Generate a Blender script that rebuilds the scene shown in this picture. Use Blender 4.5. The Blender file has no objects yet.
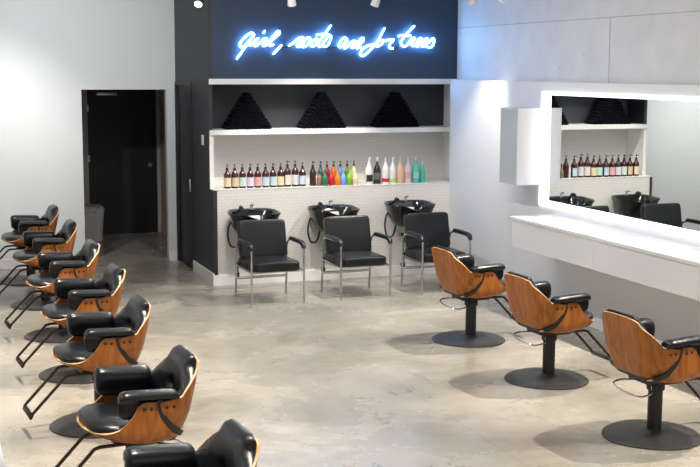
import bpy, bmesh, math, random
from mathutils import Vector, Matrix
random.seed(7)
PI = math.pi
scene = bpy.context.scene
COL = scene.collection

# ------------------------------------------------------------------ materials
def new_mat(name):
    m = bpy.data.materials.new(name); m.use_nodes = True
    nt = m.node_tree
    return m, nt, nt.nodes['Principled BSDF']

def simple(name, col, rough=.5, metal=0., spec=.5, bump=0., bscale=200., vary=0., coat=0.):
    m, nt, b = new_mat(name)
    b.inputs['Base Color'].default_value = (*col, 1)
    b.inputs['Roughness'].default_value = rough
    b.inputs['Metallic'].default_value = metal
    b.inputs['Specular IOR Level'].default_value = spec
    if coat:
        b.inputs['Coat Weight'].default_value = coat
        b.inputs['Coat Roughness'].default_value = .08
    tc = nt.nodes.new('ShaderNodeTexCoord')
    nz = nt.nodes.new('ShaderNodeTexNoise'); nz.inputs['Scale'].default_value = bscale
    nz.inputs['Detail'].default_value = 3
    nt.links.new(tc.outputs['Object'], nz.inputs['Vector'])
    if vary:
        mx = nt.nodes.new('ShaderNodeMix'); mx.data_type = 'RGBA'
        mx.inputs['A'].default_value = (*[c*(1-vary) for c in col], 1)
        mx.inputs['B'].default_value = (*[min(1, c*(1+vary)) for c in col], 1)
        nt.links.new(nz.outputs['Fac'], mx.inputs['Factor'])
        nt.links.new(mx.outputs['Result'], b.inputs['Base Color'])
    if bump:
        bp = nt.nodes.new('ShaderNodeBump'); bp.inputs['Strength'].default_value = bump
        bp.inputs['Distance'].default_value = .004
        nt.links.new(nz.outputs['Fac'], bp.inputs['Height'])
        nt.links.new(bp.outputs['Normal'], b.inputs['Normal'])
    return m

def emit(name, col, s):
    m, nt, b = new_mat(name)
    b.inputs['Base Color'].default_value = (.8, .8, .8, 1)
    b.inputs['Emission Color'].default_value = (*col, 1)
    b.inputs['Emission Strength'].default_value = s
    return m

def wood_mat():
    m, nt, b = new_mat('walnut_plywood')
    N, L = nt.nodes, nt.links
    tc = N.new('ShaderNodeTexCoord'); oi = N.new('ShaderNodeObjectInfo')
    add = N.new('ShaderNodeVectorMath'); add.operation = 'ADD'
    sc = N.new('ShaderNodeVectorMath'); sc.operation = 'SCALE'; sc.inputs['Scale'].default_value = 9
    cx = N.new('ShaderNodeCombineXYZ')
    for k in 'XYZ': L.new(oi.outputs['Random'], cx.inputs[k])
    L.new(cx.outputs[0], sc.inputs[0])
    L.new(tc.outputs['Object'], add.inputs[0]); L.new(sc.outputs[0], add.inputs[1])
    mp = N.new('ShaderNodeMapping'); mp.inputs['Scale'].default_value = (9, 14, 1.6)
    L.new(add.outputs[0], mp.inputs['Vector'])
    n1 = N.new('ShaderNodeTexNoise'); n1.inputs['Scale'].default_value = 2.2; n1.inputs['Detail'].default_value = 6
    n1.inputs['Distortion'].default_value = .8
    L.new(mp.outputs[0], n1.inputs['Vector'])
    mp2 = N.new('ShaderNodeMapping'); mp2.inputs['Scale'].default_value = (60, 110, 3)
    L.new(add.outputs[0], mp2.inputs['Vector'])
    n2 = N.new('ShaderNodeTexNoise'); n2.inputs['Scale'].default_value = 1.5
    L.new(mp2.outputs[0], n2.inputs['Vector'])
    ma = N.new('ShaderNodeMath'); ma.operation = 'MULTIPLY_ADD'; ma.inputs[1].default_value = .35
    L.new(n2.outputs['Fac'], ma.inputs[0]); L.new(n1.outputs['Fac'], ma.inputs[2])
    cr = N.new('ShaderNodeValToRGB')
    e = cr.color_ramp.elements
    e[0].position = .45; e[0].color = (*WOOD[0], 1)
    e[1].position = .85; e[1].color = (*WOOD[1], 1)
    L.new(ma.outputs[0], cr.inputs[0]); L.new(cr.outputs[0], b.inputs['Base Color'])
    b.inputs['Roughness'].default_value = .42
    b.inputs['Specular IOR Level'].default_value = .35
    return m

def floor_mat():
    m, nt, b = new_mat('sealed_concrete')
    N, L = nt.nodes, nt.links
    tc = N.new('ShaderNodeTexCoord')
    n1 = N.new('ShaderNodeTexNoise'); n1.inputs['Scale'].default_value = .9; n1.inputs['Detail'].default_value = 8
    n1.inputs['Roughness'].default_value = .62; n1.inputs['Distortion'].default_value = .6
    L.new(tc.outputs['Object'], n1.inputs['Vector'])
    mp = N.new('ShaderNodeMapping'); mp.inputs['Scale'].default_value = (2.2, 3.4, 1)
    L.new(tc.outputs['Object'], mp.inputs['Vector'])
    n2 = N.new('ShaderNodeTexNoise'); n2.inputs['Scale'].default_value = 2.; n2.inputs['Detail'].default_value = 10
    n2.inputs['Roughness'].default_value = .55
    L.new(mp.outputs[0], n2.inputs['Vector'])
    av = N.new('ShaderNodeMath'); av.operation = 'MULTIPLY_ADD'; av.inputs[1].default_value = .45
    L.new(n2.outputs['Fac'], av.inputs[0]); L.new(n1.outputs['Fac'], av.inputs[2])
    cr = N.new('ShaderNodeValToRGB'); e = cr.color_ramp.elements
    e[0].position = .48; e[0].color = (*FLOORC[0], 1)
    e[1].position = .98; e[1].color = (*FLOORC[2], 1)
    k = e.new(.73); k.color = (*FLOORC[1], 1)
    L.new(av.outputs[0], cr.inputs[0])
    # saw-cut joints
    br = N.new('ShaderNodeTexBrick'); br.offset = 0
    br.inputs['Scale'].default_value = 1; br.inputs['Brick Width'].default_value = 3.6
    br.inputs['Row Height'].default_value = 3.2; br.inputs['Mortar Size'].default_value = .004
    br.inputs['Mortar Smooth'].default_value = .2
    L.new(tc.outputs['Object'], br.inputs['Vector'])
    mx = N.new('ShaderNodeMix'); mx.data_type = 'RGBA'
    mf = N.new('ShaderNodeMath'); mf.operation = 'MULTIPLY'; mf.inputs[1].default_value = .45
    L.new(br.outputs['Fac'], mf.inputs[0]); L.new(mf.outputs[0], mx.inputs['Factor'])
    L.new(cr.outputs[0], mx.inputs['A']); mx.inputs['B'].default_value = (.12, .11, .1, 1)
    L.new(mx.outputs['Result'], b.inputs['Base Color'])
    mr = N.new('ShaderNodeMapRange'); mr.inputs['To Min'].default_value = FLOOR_R[0]; mr.inputs['To Max'].default_value = FLOOR_R[1]
    L.new(n1.outputs['Fac'], mr.inputs['Value']); L.new(mr.outputs[0], b.inputs['Roughness'])
    b.inputs['Specular IOR Level'].default_value = .5
    return m

def tile_mat():
    m, nt, b = new_mat('white_mosaic_tile')
    N, L = nt.nodes, nt.links
    tc = N.new('ShaderNodeTexCoord'); sp = N.new('ShaderNodeSeparateXYZ'); cb = N.new('ShaderNodeCombineXYZ')
    L.new(tc.outputs['Object'], sp.inputs[0])
    L.new(sp.outputs['X'], cb.inputs['X']); L.new(sp.outputs['Z'], cb.inputs['Y'])
    br = N.new('ShaderNodeTexBrick'); br.inputs['Scale'].default_value = 1
    br.inputs['Brick Width'].default_value = .075; br.inputs['Row Height'].default_value = .037
    br.inputs['Mortar Size'].default_value = .003; br.inputs['Mortar Smooth'].default_value = .3
    br.inputs['Color1'].default_value = (*TILEC, 1); br.inputs['Color2'].default_value = (*[c*.97 for c in TILEC], 1)
    br.inputs['Mortar'].default_value = (*[c*.86 for c in TILEC], 1)
    L.new(cb.outputs[0], br.inputs['Vector']); L.new(br.outputs['Color'], b.inputs['Base Color'])
    b.inputs['Roughness'].default_value = .35
    return m

def concrete_wall_mat():
    m, nt, b = new_mat('painted_concrete')
    N, L = nt.nodes, nt.links
    tc = N.new('ShaderNodeTexCoord'); sp = N.new('ShaderNodeSeparateXYZ')
    L.new(tc.outputs['Object'], sp.inputs[0])
    n = N.new('ShaderNodeTexNoise'); n.inputs['Scale'].default_value = 3.; n.inputs['Detail'].default_value = 8
    L.new(tc.outputs['Object'], n.inputs['Vector'])
    cr = N.new('ShaderNodeValToRGB'); e = cr.color_ramp.elements
    e[0].position = .3; e[0].color = (*[c*.9 for c in WHITEC], 1); e[1].position = .7; e[1].color = (*WHITEC, 1)
    L.new(n.outputs['Fac'], cr.inputs[0])
    # pinholes of the casting
    v = N.new('ShaderNodeTexVoronoi'); v.inputs['Scale'].default_value = 2.3
    L.new(tc.outputs['Object'], v.inputs['Vector'])
    lt = N.new('ShaderNodeMath'); lt.operation = 'LESS_THAN'; lt.inputs[1].default_value = .035
    L.new(v.outputs['Distance'], lt.inputs[0])
    h = N.new('ShaderNodeMath'); h.operation = 'MULTIPLY'; h.inputs[1].default_value = .35
    L.new(lt.outputs[0], h.inputs[0])
    mx = N.new('ShaderNodeMix'); mx.data_type = 'RGBA'; mx.inputs['B'].default_value = (.25, .25, .27, 1)
    L.new(h.outputs[0], mx.inputs['Factor']); L.new(cr.outputs[0], mx.inputs['A'])
    L.new(mx.outputs['Result'], b.inputs['Base Color'])
    b.inputs['Roughness'].default_value = .6
    return m

NEON_S = 42.
NAVY2 = (.023, .044, .082)
WOOD = ((.24, .068, .011), (.48, .165, .030))
FLOORC = ((.205, .190, .157), (.31, .288, .242), (.42, .392, .332))
FLOOR_R = (.20, .34)
TILEC = (.74, .72, .69)
WHITEC = (.80, .80, .81)
NAVYC = (.018, .022, .032)

M = {}
M['wood'] = wood_mat()
M['ply'] = simple('plywood_edge', (.62, .40, .22), .5, vary=.15, bscale=60)
M['leather'] = simple('black_leather', (.0055, .0063, .0085), .29, spec=.4, bump=.12, bscale=260)
M['vinyl'] = simple('black_vinyl', (.0075, .0085, .0105), .34, spec=.42, bump=.05, bscale=300)
M['black'] = simple('black_satin_metal', (.010, .010, .011), .45, spec=.5, vary=.2, bscale=30)
M['plate'] = simple('black_base_plate', (.035, .035, .034), .42, spec=.5, vary=.25, bscale=25)
M['bronze'] = simple('dark_bronze_tube', (.06, .04, .03), .35, metal=.8, vary=.1, bscale=30)
M['chrome'] = simple('chrome', (.55, .55, .56), .2, metal=1., vary=.03, bscale=20)
M['porcelain'] = simple('black_gloss_porcelain', (.008, .008, .009), .08, spec=.6, vary=.1, bscale=20)
M['rubber'] = simple('black_rubber', (.012, .012, .012), .6, vary=.15, bscale=80)
M['door_side'] = simple('blue_black_door_paint', (.009, .011, .015), .5, vary=.08, bscale=20)
M['floor'] = floor_mat()
M['tile'] = tile_mat()
M['concrete'] = concrete_wall_mat()
M['white'] = simple('white_wall_paint', WHITEC, .6, bump=.03, bscale=90, vary=.015)
M['grey_white'] = simple('cool_white_wall_paint', (.70, .72, .73), .6, bump=.03, bscale=90, vary=.015)
M['gloss_white'] = simple('white_lacquer', (.80, .80, .81), .22, spec=.5, vary=.01, bscale=10)
M['box_side'] = simple('box_side_grey', (.50, .54, .57), .25, vary=.02, bscale=12)  # box body, greyer than its white front panel
M['trim'] = simple('white_trim_paint', (.80, .79, .78), .4, vary=.02, bscale=30)
M['navy'] = simple('navy_black_paint', NAVY2, .5, bump=.03, bscale=90, vary=.08)
M['navy_side'] = simple('charcoal_blue_paint', (.026, .029, .037), .55, bump=.03, bscale=90, vary=.08)
M['door'] = simple('black_door_paint', (.003, .003, .004), .55, vary=.1, bscale=20)
M['brown_wall'] = simple('taupe_passage_paint', (.50, .42, .36), .6, vary=.05, bscale=20)
M['steel'] = simple('brushed_steel', (.45, .45, .45), .35, metal=1., vary=.05, bscale=50)
M['ceil'] = simple('ceiling_paint', (.62, .62, .63), .8, vary=.02, bscale=10)
M['towel'] = simple('black_terry', (.005, .005, .009), .95, spec=.1, bump=.8, bscale=160, vary=.3)
M['grey_plastic'] = simple('grey_plastic', (.6, .6, .57), .5, vary=.05, bscale=30)
M['bag'] = simple('white_bin_bag', (.55, .55, .53), .5, bump=.4, bscale=25, vary=.1)
mm, nt, bb = new_mat('mirror_silver')
bb.inputs['Base Color'].default_value = (.86, .89, .88, 1); bb.inputs['Metallic'].default_value = 1; bb.inputs['Roughness'].default_value = .0
M['mirror'] = mm
M['neon'] = emit('blue_white_neon', (.17, .47, 1.), NEON_S)
M['led'] = emit('frosted_led', (.86, .93, 1.), 1.7)
M['strip'] = emit('led_strip', (.86, .92, 1.), 5.)
M['lens'] = emit('spot_lens', (1., .95, .88), 5.)

# ------------------------------------------------------------------ mesh building
class MB:
    def __init__(s): s.bm = bmesh.new()
    def quad_grid(s, P, closed_u=False, closed_v=False, mi=0, flip=False):
        nu, nv = len(P), len(P[0])
        V = [[s.bm.verts.new(p) for p in row] for row in P]
        for i in range(nu if closed_u else nu-1):
            for j in range(nv if closed_v else nv-1):
                a, b = V[i][j], V[(i+1) % nu][j]
                c, d = V[(i+1) % nu][(j+1) % nv], V[i][(j+1) % nv]
                f = [a, b, c, d] if not flip else [d, c, b, a]
                try: s.bm.faces.new(f).material_index = mi
                except ValueError: pass
        return V
    def box(s, lo, hi, bevel=0., seg=2, mi=0, rot=None, piv=None):
        lo, hi = Vector(lo), Vector(hi)
        c, d = (lo+hi)/2, hi-lo
        r = bmesh.ops.create_cube(s.bm, size=1, matrix=Matrix.Translation(c) @ Matrix.Diagonal((*d, 1)))
        vs = r['verts']
        fs = {f for v in vs for f in v.link_faces}
        for f in fs: f.material_index = mi
        if bevel:
            es = list({e for v in vs for e in v.link_edges})
            rb = bmesh.ops.bevel(s.bm, geom=es, offset=bevel, segments=seg, profile=.5, affect='EDGES')
            vs = list({v for f in rb['faces'] for v in f.verts} | {v for v in vs if v.is_valid})
        if rot is not None:
            p = Vector(piv) if piv is not None else c
            bmesh.ops.rotate(s.bm, verts=[v for v in vs if v.is_valid], cent=p, matrix=rot)
        return s
    def tube(s, path, r, seg=10, smooth=0, cap=True, mi=0, closed=False):
        pts = [Vector(p) for p in path]
        if smooth: pts = catmull(pts, smooth, closed)
        rs = r if callable(r) else (lambda t: r)
        n = len(pts); up = None; rows = []
        for i, p in enumerate(pts):
            if closed: t = (pts[(i+1) % n]-pts[i-1])
            else: t = (pts[min(i+1, n-1)]-pts[max(i-1, 0)])
            t.normalize()
            if up is None:
                up = Vector((0, 0, 1)) if abs(t.z) < .9 else Vector((1, 0, 0))
            a = t.cross(up)
            if a.length < 1e-5: a = t.orthogonal()
            a.normalize(); up = a.cross(t).normalized()
            rr = rs(i/max(1, n-1))
            rows.append([p+(a*math.cos(q)+up*math.sin(q))*rr for q in [2*PI*k/seg for k in range(seg)]])
        V = s.quad_grid(rows, closed_u=closed, closed_v=True, mi=mi)
        if cap and not closed:
            s.bm.faces.new(V[0]).material_index = mi; s.bm.faces.new(V[-1][::-1]).material_index = mi
        return s
    def lathe(s, prof, seg=20, c=(0, 0, 0), mi=0, sx=1., sy=1., axis='Z'):
        rows = []
        for r, z in prof:
            row = []
            for k in range(seg):
                q = 2*PI*k/seg
                p = Vector((r*math.cos(q)*sx, r*math.sin(q)*sy, z))
                if axis == 'Y': p = Vector((p.x, -p.z, p.y)) if False else Vector((p.x, p.z, p.y))
                if axis == 'X': p = Vector((p.z, p.x, p.y))
                row.append(p+Vector(c))
            rows.append(row)
        V = s.quad_grid(rows, closed_v=True, mi=mi)
        if prof[0][0] > 1e-6: s.bm.faces.new(V[0]).material_index = mi
        if prof[-1][0] > 1e-6: s.bm.faces.new(V[-1][::-1]).material_index = mi
        return s
    def prism(s, poly, axis, a, b, mi=0):
        def P(u, v, w):
            return {'X': (w, u, v), 'Y': (u, w, v), 'Z': (u, v, w)}[axis]
        A = [s.bm.verts.new(P(u, v, a)) for u, v in poly]; B = [s.bm.verts.new(P(u, v, b)) for u, v in poly]
        n = len(poly)
        s.bm.faces.new(A[::-1]).material_index = mi; s.bm.faces.new(B).material_index = mi
        for i in range(n):
            s.bm.faces.new((A[i], A[(i+1) % n], B[(i+1) % n], B[i])).material_index = mi
        return s
    def sheet(s, P, th, mi=0, rim=1):
        """solid sheet: P is the outer surface, th(i,j) metres of thickness along the normal"""
        nu, nv = len(P), len(P[0])
        Q = []
        for i in range(nu):
            row = []
            for j in range(nv):
                du = P[min(i+1, nu-1)][j]-P[max(i-1, 0)][j]
                dv = P[i][min(j+1, nv-1)]-P[i][max(j-1, 0)]
                n = du.cross(dv)
                if n.length < 1e-9: n = Vector((1, 0, 0))
                n.normalize()
                t = th(i, j) if callable(th) else th
                row.append(P[i][j]+n*t)
            Q.append(row)
        A = s.quad_grid(P, mi=mi); B = s.quad_grid(Q, mi=mi, flip=True)
        ring = [(0, j) for j in range(nv)]+[(i, nv-1) for i in range(1, nu)]+[(nu-1, j) for j in range(nv-2, -1, -1)]+[(i, 0) for i in range(nu-2, 0, -1)]
        for k in range(len(ring)):
            (i, j), (i2, j2) = ring[k], ring[(k+1) % len(ring)]
            try: s.bm.faces.new((A[i][j], A[i2][j2], B[i2][j2], B[i][j])).material_index = rim
            except ValueError: pass
        return s
    def build(s, name, mats, parent=None, smooth=True, angle=38, label=None):
        bmesh.ops.remove_doubles(s.bm, verts=s.bm.verts[:], dist=1e-5)
        bmesh.ops.recalc_face_normals(s.bm, faces=s.bm.faces[:])
        if smooth:
            ca = math.radians(angle)
            for f in s.bm.faces: f.smooth = True
            for e in s.bm.edges:
                if len(e.link_faces) == 2:
                    try: e.smooth = e.calc_face_angle() < ca
                    except ValueError: e.smooth = True
                else: e.smooth = False
        me = bpy.data.meshes.new(name); s.bm.to_mesh(me); s.bm.free()
        for m in (mats if isinstance(mats, (list, tuple)) else [mats]): me.materials.append(m)
        o = bpy.data.objects.new(name, me); COL.objects.link(o)
        if parent: o.parent = parent
        if label: o['label'] = label
        return o

def catmull(pts, n, closed=False):
    out = []; N = len(pts)
    rng = range(N) if closed else range(N-1)
    for i in rng:
        if closed: p0, p1, p2, p3 = pts[i-1], pts[i], pts[(i+1) % N], pts[(i+2) % N]
        else: p0, p1, p2, p3 = pts[max(i-1, 0)], pts[i], pts[i+1], pts[min(i+2, N-1)]
        for k in range(n):
            t = k/n
            out.append(.5*((2*p1)+(p2-p0)*t+(2*p0-5*p1+4*p2-p3)*t*t+(3*p1-p0-3*p2+p3)*t**3))
    if not closed: out.append(pts[-1])
    return out

def lerp_tab(tab, x):
    if x <= tab[0][0]: return tab[0][1]
    for (a, b), (c, d) in zip(tab, tab[1:]):
        if x <= c: return b+(d-b)*(x-a)/(c-a) if c > a else d
    return tab[-1][1]

def thing(name, label, cat, loc=(0, 0, 0), rz=0., group=None):
    o = bpy.data.objects.new(name, None); COL.objects.link(o)
    o.empty_display_size = .1
    o.location = loc; o.rotation_euler = (0, 0, rz)
    return tag(o, label, cat, group)

def tag(o, label, cat, group=None):
    o['label'] = label; o['category'] = cat
    if group: o['group'] = group
    return o

def struct(name, mb, mats, smooth=False):
    o = mb.build(name, mats, None, smooth=smooth); o['kind'] = 'structure'
    return o

def dup(root, loc, rz=0., label=None, group=None):
    r = root.copy(); COL.objects.link(r); r.location = loc; r.rotation_euler = (0, 0, rz)
    if label: r['label'] = label
    if group: r['group'] = group
    def rec(src, dst):
        for ch in list(src.children):
            c = ch.copy(); COL.objects.link(c); c.parent = dst
            rec(ch, c)
    rec(root, r)
    return r

def bx(lo, hi, bevel=0., mi=0): return MB().box(lo, hi, bevel, mi=mi)

NEON_R = .0092
LSPOT, LAREA, WORLD, EXPOSURE = 2.0, .70, 1.6, 0.

# ------------------------------------------------------------------ camera
cam = bpy.data.cameras.new('camera'); cam.sensor_width = 36; cam.lens = 1210/700*36
cam.clip_start = .05; cam.clip_end = 100
co = bpy.data.objects.new('camera', cam); COL.objects.link(co)
R = Vector((0.9398482, -0.34157487, 0.00345864)); U = Vector((0.04293102, 0.12815798, 0.99082413)); W = Vector((0.33888388, 0.9310758, -0.1351132))
mw = Matrix(((R.x, U.x, -W.x, 0), (R.y, U.y, -W.y, 0), (R.z, U.z, -W.z, 2.5), (0, 0, 0, 1)))
co.matrix_world = mw
scene.camera = co

# ------------------------------------------------------------------ room shell
XL, XR, XU, XS = -.22, 6.2, 6.37, 3.244        # left wall, right lining, concrete above it, side of the niche block
YB, YF, ZC = 15.5, -3.0, 4.0
struct('floor', bx((XL-.3, YF-.3, -.1), (7.2, 19.2, 0)), M['floor'])
struct('ceiling', bx((XL-.3, YF, ZC), (7.2, 19.2, ZC+.1)), M['ceil'])
struct('wall_left', bx((XL-.15, YF, 0), (XL, YB, ZC)), M['white'])
# white wall with the doorway
OX0, OX1, OZ = 2.05, 3.125, 2.225
w = MB(); w.box((XL, YB, 0), (OX0, YB+.12, ZC)); w.box((OX1, YB, 0), (XS, YB+.12, ZC)); w.box((OX0, YB, OZ), (OX1, YB+.12, ZC))
struct('wall_back', w, M['grey_white'])
w = MB(); w.box((XL, YB-.014, 0), (OX0, YB, .125), .003); w.box((OX1, YB-.014, 0), (XS, YB, .125), .003)
struct('baseboard_back', w, M['trim'])
# dark passage behind the doorway
struct('wall_passage_right', bx((3.58, YB+.12, 0), (3.68, 18.4, 2.9)), M['brown_wall'])
struct('wall_passage_left', bx((1.3, YB+.12, 0), (1.4, 18.4, 2.9)), M['brown_wall'])
w = MB(); w.box((1.3, 18.3, 0), (2.50, 18.42, 2.9)); w.box((3.53, 18.3, 0), (3.68, 18.42, 2.9)); w.box((2.50, 18.3, 2.21), (3.53, 18.42, 2.9))
struct('wall_passage_back', w, M['brown_wall'])
struct('ceiling_passage', bx((1.3, YB+.12, 2.9), (3.68, 18.42, 3.0)), M['ceil'])
struct('baseboard_passage', bx((3.566, YB+.12, 0), (3.58, 18.3, .12), .003), M['brown_wall'])
d = bx((2.502, 18.33, 0), (3.528, 18.375, 2.209), .003).build('door_1', M['door'], smooth=False); d['kind'] = 'structure'
k = MB(); k.lathe([(.0, -.065), (.022, -.065), (.03, -.05), (.03, -.035), (.014, -.028), (.012, -.006), (.034, -.005), (.036, .0), (0, 0)], 18, (3.43, 18.33, 1.04), axis='Y').build('door_knob', M['steel'], d)
k = bx((2.64, 18.26, 2.09), (2.94, 18.33, 2.14), .006).build('door_closer', M['steel'], d)
for z in (.35, 1.1, 1.85): bx((2.499, 18.322, z), (2.522, 18.34, z+.1), .002).build('hinge', M['steel'], d, smooth=False)

# niche block: dark side, tiled lower wall, shelves niche, dark sign wall
YW, YN, YD = 13.49, 13.67, 14.05              # front of the lower wall, of the upper wall, back of the niche
ZL, ZS, ZT = 1.12, 1.79, 2.378                # ledge, shelf top, upper strip top
D0, D1, DZ = 14.59, 15.46, 2.285              # door in the dark side
w = MB()
w.box((XS, YN, 0), (XS+.045, D0, ZC)); w.box((XS, D0, DZ), (XS+.045, YB+.12, ZC)); w.box((XS, D1, 0), (XS+.045, YB+.12, DZ))
w.box((XS, YW+.004, 0), (XS+.045, YN, ZL-.014))
struct('wall_side', w, M['navy_side'])
d = bx((XS+.03, D0+.004, .004), (XS+.07, D1-.004, DZ-.004), .003).build('door_2', M['door_side'], smooth=False); d['kind'] = 'structure'
MB().box((XS-.02, D0+.07, .98), (XS+.03, D0+.09, 1.14), .005).build('door_pull', M['steel'], d)
w = MB()
for lo, hi in (((XS-.012, D0-.05, 0), (XS, D0, DZ+.05)), ((XS-.012, D0, DZ), (XS, D1+.03, DZ+.05)), ((XS-.012, D1, 0), (XS, D1+.035, DZ))):
    w.box(lo, hi, .002)
struct('trim_3', w, M['door_side'])
w = MB(); w.box((XS-.016, YW-.016, 0), (XS, D0-.05, .145), .003); w.box((XS, YW-.016, 0), (XR, YW, .125), .003)
struct('baseboard_side', w, M['trim'])
struct('wall_niche_lower', bx((XS+.045, YW, 0), (XU, YD, ZL-.014)), M['tile'])
struct('trim_2', bx((XS+.002, YW-.003, ZL-.014), (XU, YD, ZL), .002), M['tile'])
struct('wall_niche_back', bx((XS+.045, YD, ZL), (XU, YD+.1, ZS-.03)), M['tile'])
struct('wall_niche_back_upper', bx((XS+.045, YD, ZS-.03), (XU, YD+.1, ZT-.02)), M['navy_side'])
struct('wall_niche_left', bx((XS+.002, YN-.012, ZL), (XS+.05, YD, ZS-.058)), M['trim'])
struct('wall_sign', bx((XS+.045, YN, ZT), (XU, YN+.1, ZC)), M['navy'])
struct('trim_1', bx((XS+.002, YN-.02, ZT-.064), (XU, YD, ZT), .003), M['trim'])
sh = bx((XS+.002, YN-.03, ZS-.058), (XU, YD, ZS), .004).build('wall_shelf', M['trim'], smooth=False)
tag(sh, 'long white wall shelf carrying three pyramids of black rolled towels', 'shelf')

# right wall
struct('wall_right', bx((XR, YF, 0), (XR+.12, YW, 2.37)), M['white'])
w = MB(); w.box((XU, YF, 0), (XU+.15, YB, ZC))
struct('wall_right_upper', w, M['concrete'])
# casting joints of the concrete above: grooves cut as thin dark strips of filler
w = MB(); w.box((XU-.002, 5, 2.992), (XU+.01, YN, 2.999)); w.box((XU-.002, 10.21, 2.37), (XU+.01, 10.222, 2.992))
struct('trim_4', w, simple('joint_filler', (.45, .45, .46), .8, vary=.25, bscale=6))
struct('baseboard_right', bx((XR-.014, YF, 0), (XR, YW-.016, .11), .003), M['trim'])

# shop front behind the camera: piers and lintel with open glazing bays
w = MB()
w.box((XL, YF-.15, 3.3), (XU, YF, ZC)); w.box((XL, YF-.15, 0), (XU, YF, .35))
for x in (XL, 1.9, 4.1, 6.0): w.box((x, YF-.15, .35), (x+.25, YF, 3.3))
struct('wall_front', w, M['white'])

# ------------------------------------------------------------------ styling counters and mirror
def counter(name, label, x0, x1, y0, y1, front):
    t = thing('wall_mounted_counter', label, 'counter', ((x0+x1)/2, (y0+y1)/2, 0))
    ox, oy = t.location.x, t.location.y
    L = lambda lo, hi, b=0.: MB().box((lo[0]-ox, lo[1]-oy, lo[2]), (hi[0]-ox, hi[1]-oy, hi[2]), b)
    L((x0, y0, .99), (x1, y1, 1.025), .004).build('worktop', M['gloss_white'], t, smooth=False)
    f0, f1 = (x0+.012, x0+.03) if front < 0 else (x1-.03, x1-.012)
    n = int((y1-y0)/1.55+.5)
    for i in range(n):
        a = y1-.012-(y1-y0-.024)*i/n; b = y1-.012-(y1-y0-.024)*(i+1)/n
        L((f0, b+.0015, .722), (f1, a-.0015, .99), .002).build('apron_panel', M['gloss_white'], t, smooth=False)
    L((x0+.03 if front < 0 else x0, y1-.03, .722), (x1 if front < 0 else x1-.03, y1-.012, .99), .001).build('end_panel', M['gloss_white'], t, smooth=False)
    L((x0+.03 if front < 0 else x0, y0, .735), (x1 if front < 0 else x1-.03, y1-.03, .75)).build('underside', M['white'], t, smooth=False)
    for i in range(n*2):
        y = y1-.7-i*(y1-y0-.8)/(2*n)
        L((x0+.22, y-.015, .70), (x1-.24, y+.015, .735), .002).build('bracket', M['steel'], t, smooth=False)
    return t
counter('styling_counter', 'long white wall-hung styling counter under the lit mirror on the right', 5.69, XR-.001, 1.5, 10.89, -1)
counter('styling_counter', 'white styling counter along the left wall, only its front edge showing at the lower left', XL+.001, .287, 1.5, 14.9, 1)

t = thing('wall_mirror', 'long frameless wall mirror with glowing frosted border above the white counter', 'mirror', (XR, 8., 1.7))
MY0, MY1, MZ0, MZ1 = 2.0, 10.985, 1.157, 2.237
q = lambda lo, hi, b=0.: MB().box((lo[0]-XR, lo[1]-8., lo[2]-1.7), (hi[0]-XR, hi[1]-8., hi[2]-1.7), b)
q((XR-.016, MY0, MZ0), (XR-.011, MY1, MZ1)).build('mirror_glass', M['mirror'], t, smooth=False)
w = MB()                                             # frosted edge of the glass
E_, F_ = .028, .215
for lo, hi in (((XR-.016, MY0, MZ1), (XR-.011, MY1+F_, MZ1+E_)), ((XR-.016, MY0, MZ0-.07), (XR-.011, MY1+F_, MZ0)), ((XR-.016, MY1, MZ0), (XR-.011, MY1+F_, MZ1))):
    w.box((lo[0]-XR, lo[1]-8., lo[2]-1.7), (hi[0]-XR, hi[1]-8., hi[2]-1.7))
w.build('frosted_edge', M['led'], t, smooth=False, label='glowing frosted edge')
q((XR-.011, MY0, MZ0+.03), (XR-.001, MY1-.03, MZ1-.03)).build('backing', M['white'], t, smooth=False)
w = MB()                                             # strip behind the edge that throws the halo on the wall
for lo, hi in (((XR-.010, MY0, MZ1+.002), (XR-.003, MY1+F_-.02, MZ1+.012)), ((XR-.010, MY0, MZ0-.05), (XR-.003, MY1+F_-.02, MZ0-.04)), ((XR-.010, MY1+F_-.02, MZ0-.05), (XR-.003, MY1+F_-.01, MZ1+.012))):
    w.box((lo[0]-XR, lo[1]-8., lo[2]-1.7), (hi[0]-XR, hi[1]-8., hi[2]-1.7))
w.build('light_strip', M['strip'], t, smooth=False)

t = thing('wall_mirror', 'unseen lit wall mirror added on the left wall to light the left row', 'mirror', (XL, 7.5, 1.7))  # unseen, added to match the right mirror and light the left row
bx((.001, -5.5, -.54), (.008, 5.5, .54)).build('mirror_glass', M['mirror'], t, smooth=False)
w = MB()
for lo, hi in (((.001, -5.6, .54), (.012, 5.6, .60)), ((.001, -5.6, -.66), (.012, 5.6, -.54)), ((.001, 5.5, -.54), (.012, 5.6, .54)), ((.001, -5.6, -.54), (.012, -5.5, .54))): w.box(lo, hi)
w.build('lit_border', M['led'], t, smooth=False, label='glowing border added to light the left row')

# white box at the end of the mirror
LX0, LX1, LY0, LY1, LZ0, LZ1 = 5.93, XR-.014, 11.215, 11.615, 1.30, 2.095
t = thing('wall_mounted_box', 'white square wall box at the left end of the lit mirror', 'wall box', (LX1, (LY0+LY1)/2, LZ0))
o_ = Vector(t.location)
def lb(lo, hi, b=0.): return MB().box(tuple(Vector(lo)-o_), tuple(Vector(hi)-o_), b)
lb((LX0, LY0+.014, LZ0), (LX1, LY1, LZ1), .003).build('body', M['box_side'], t, smooth=False, label='grey side')
lb((LX0-.003, LY0, LZ0-.003), (LX1, LY0+.012, LZ1+.003), .002).build('front_panel', M['gloss_white'], t, smooth=False)

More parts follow.
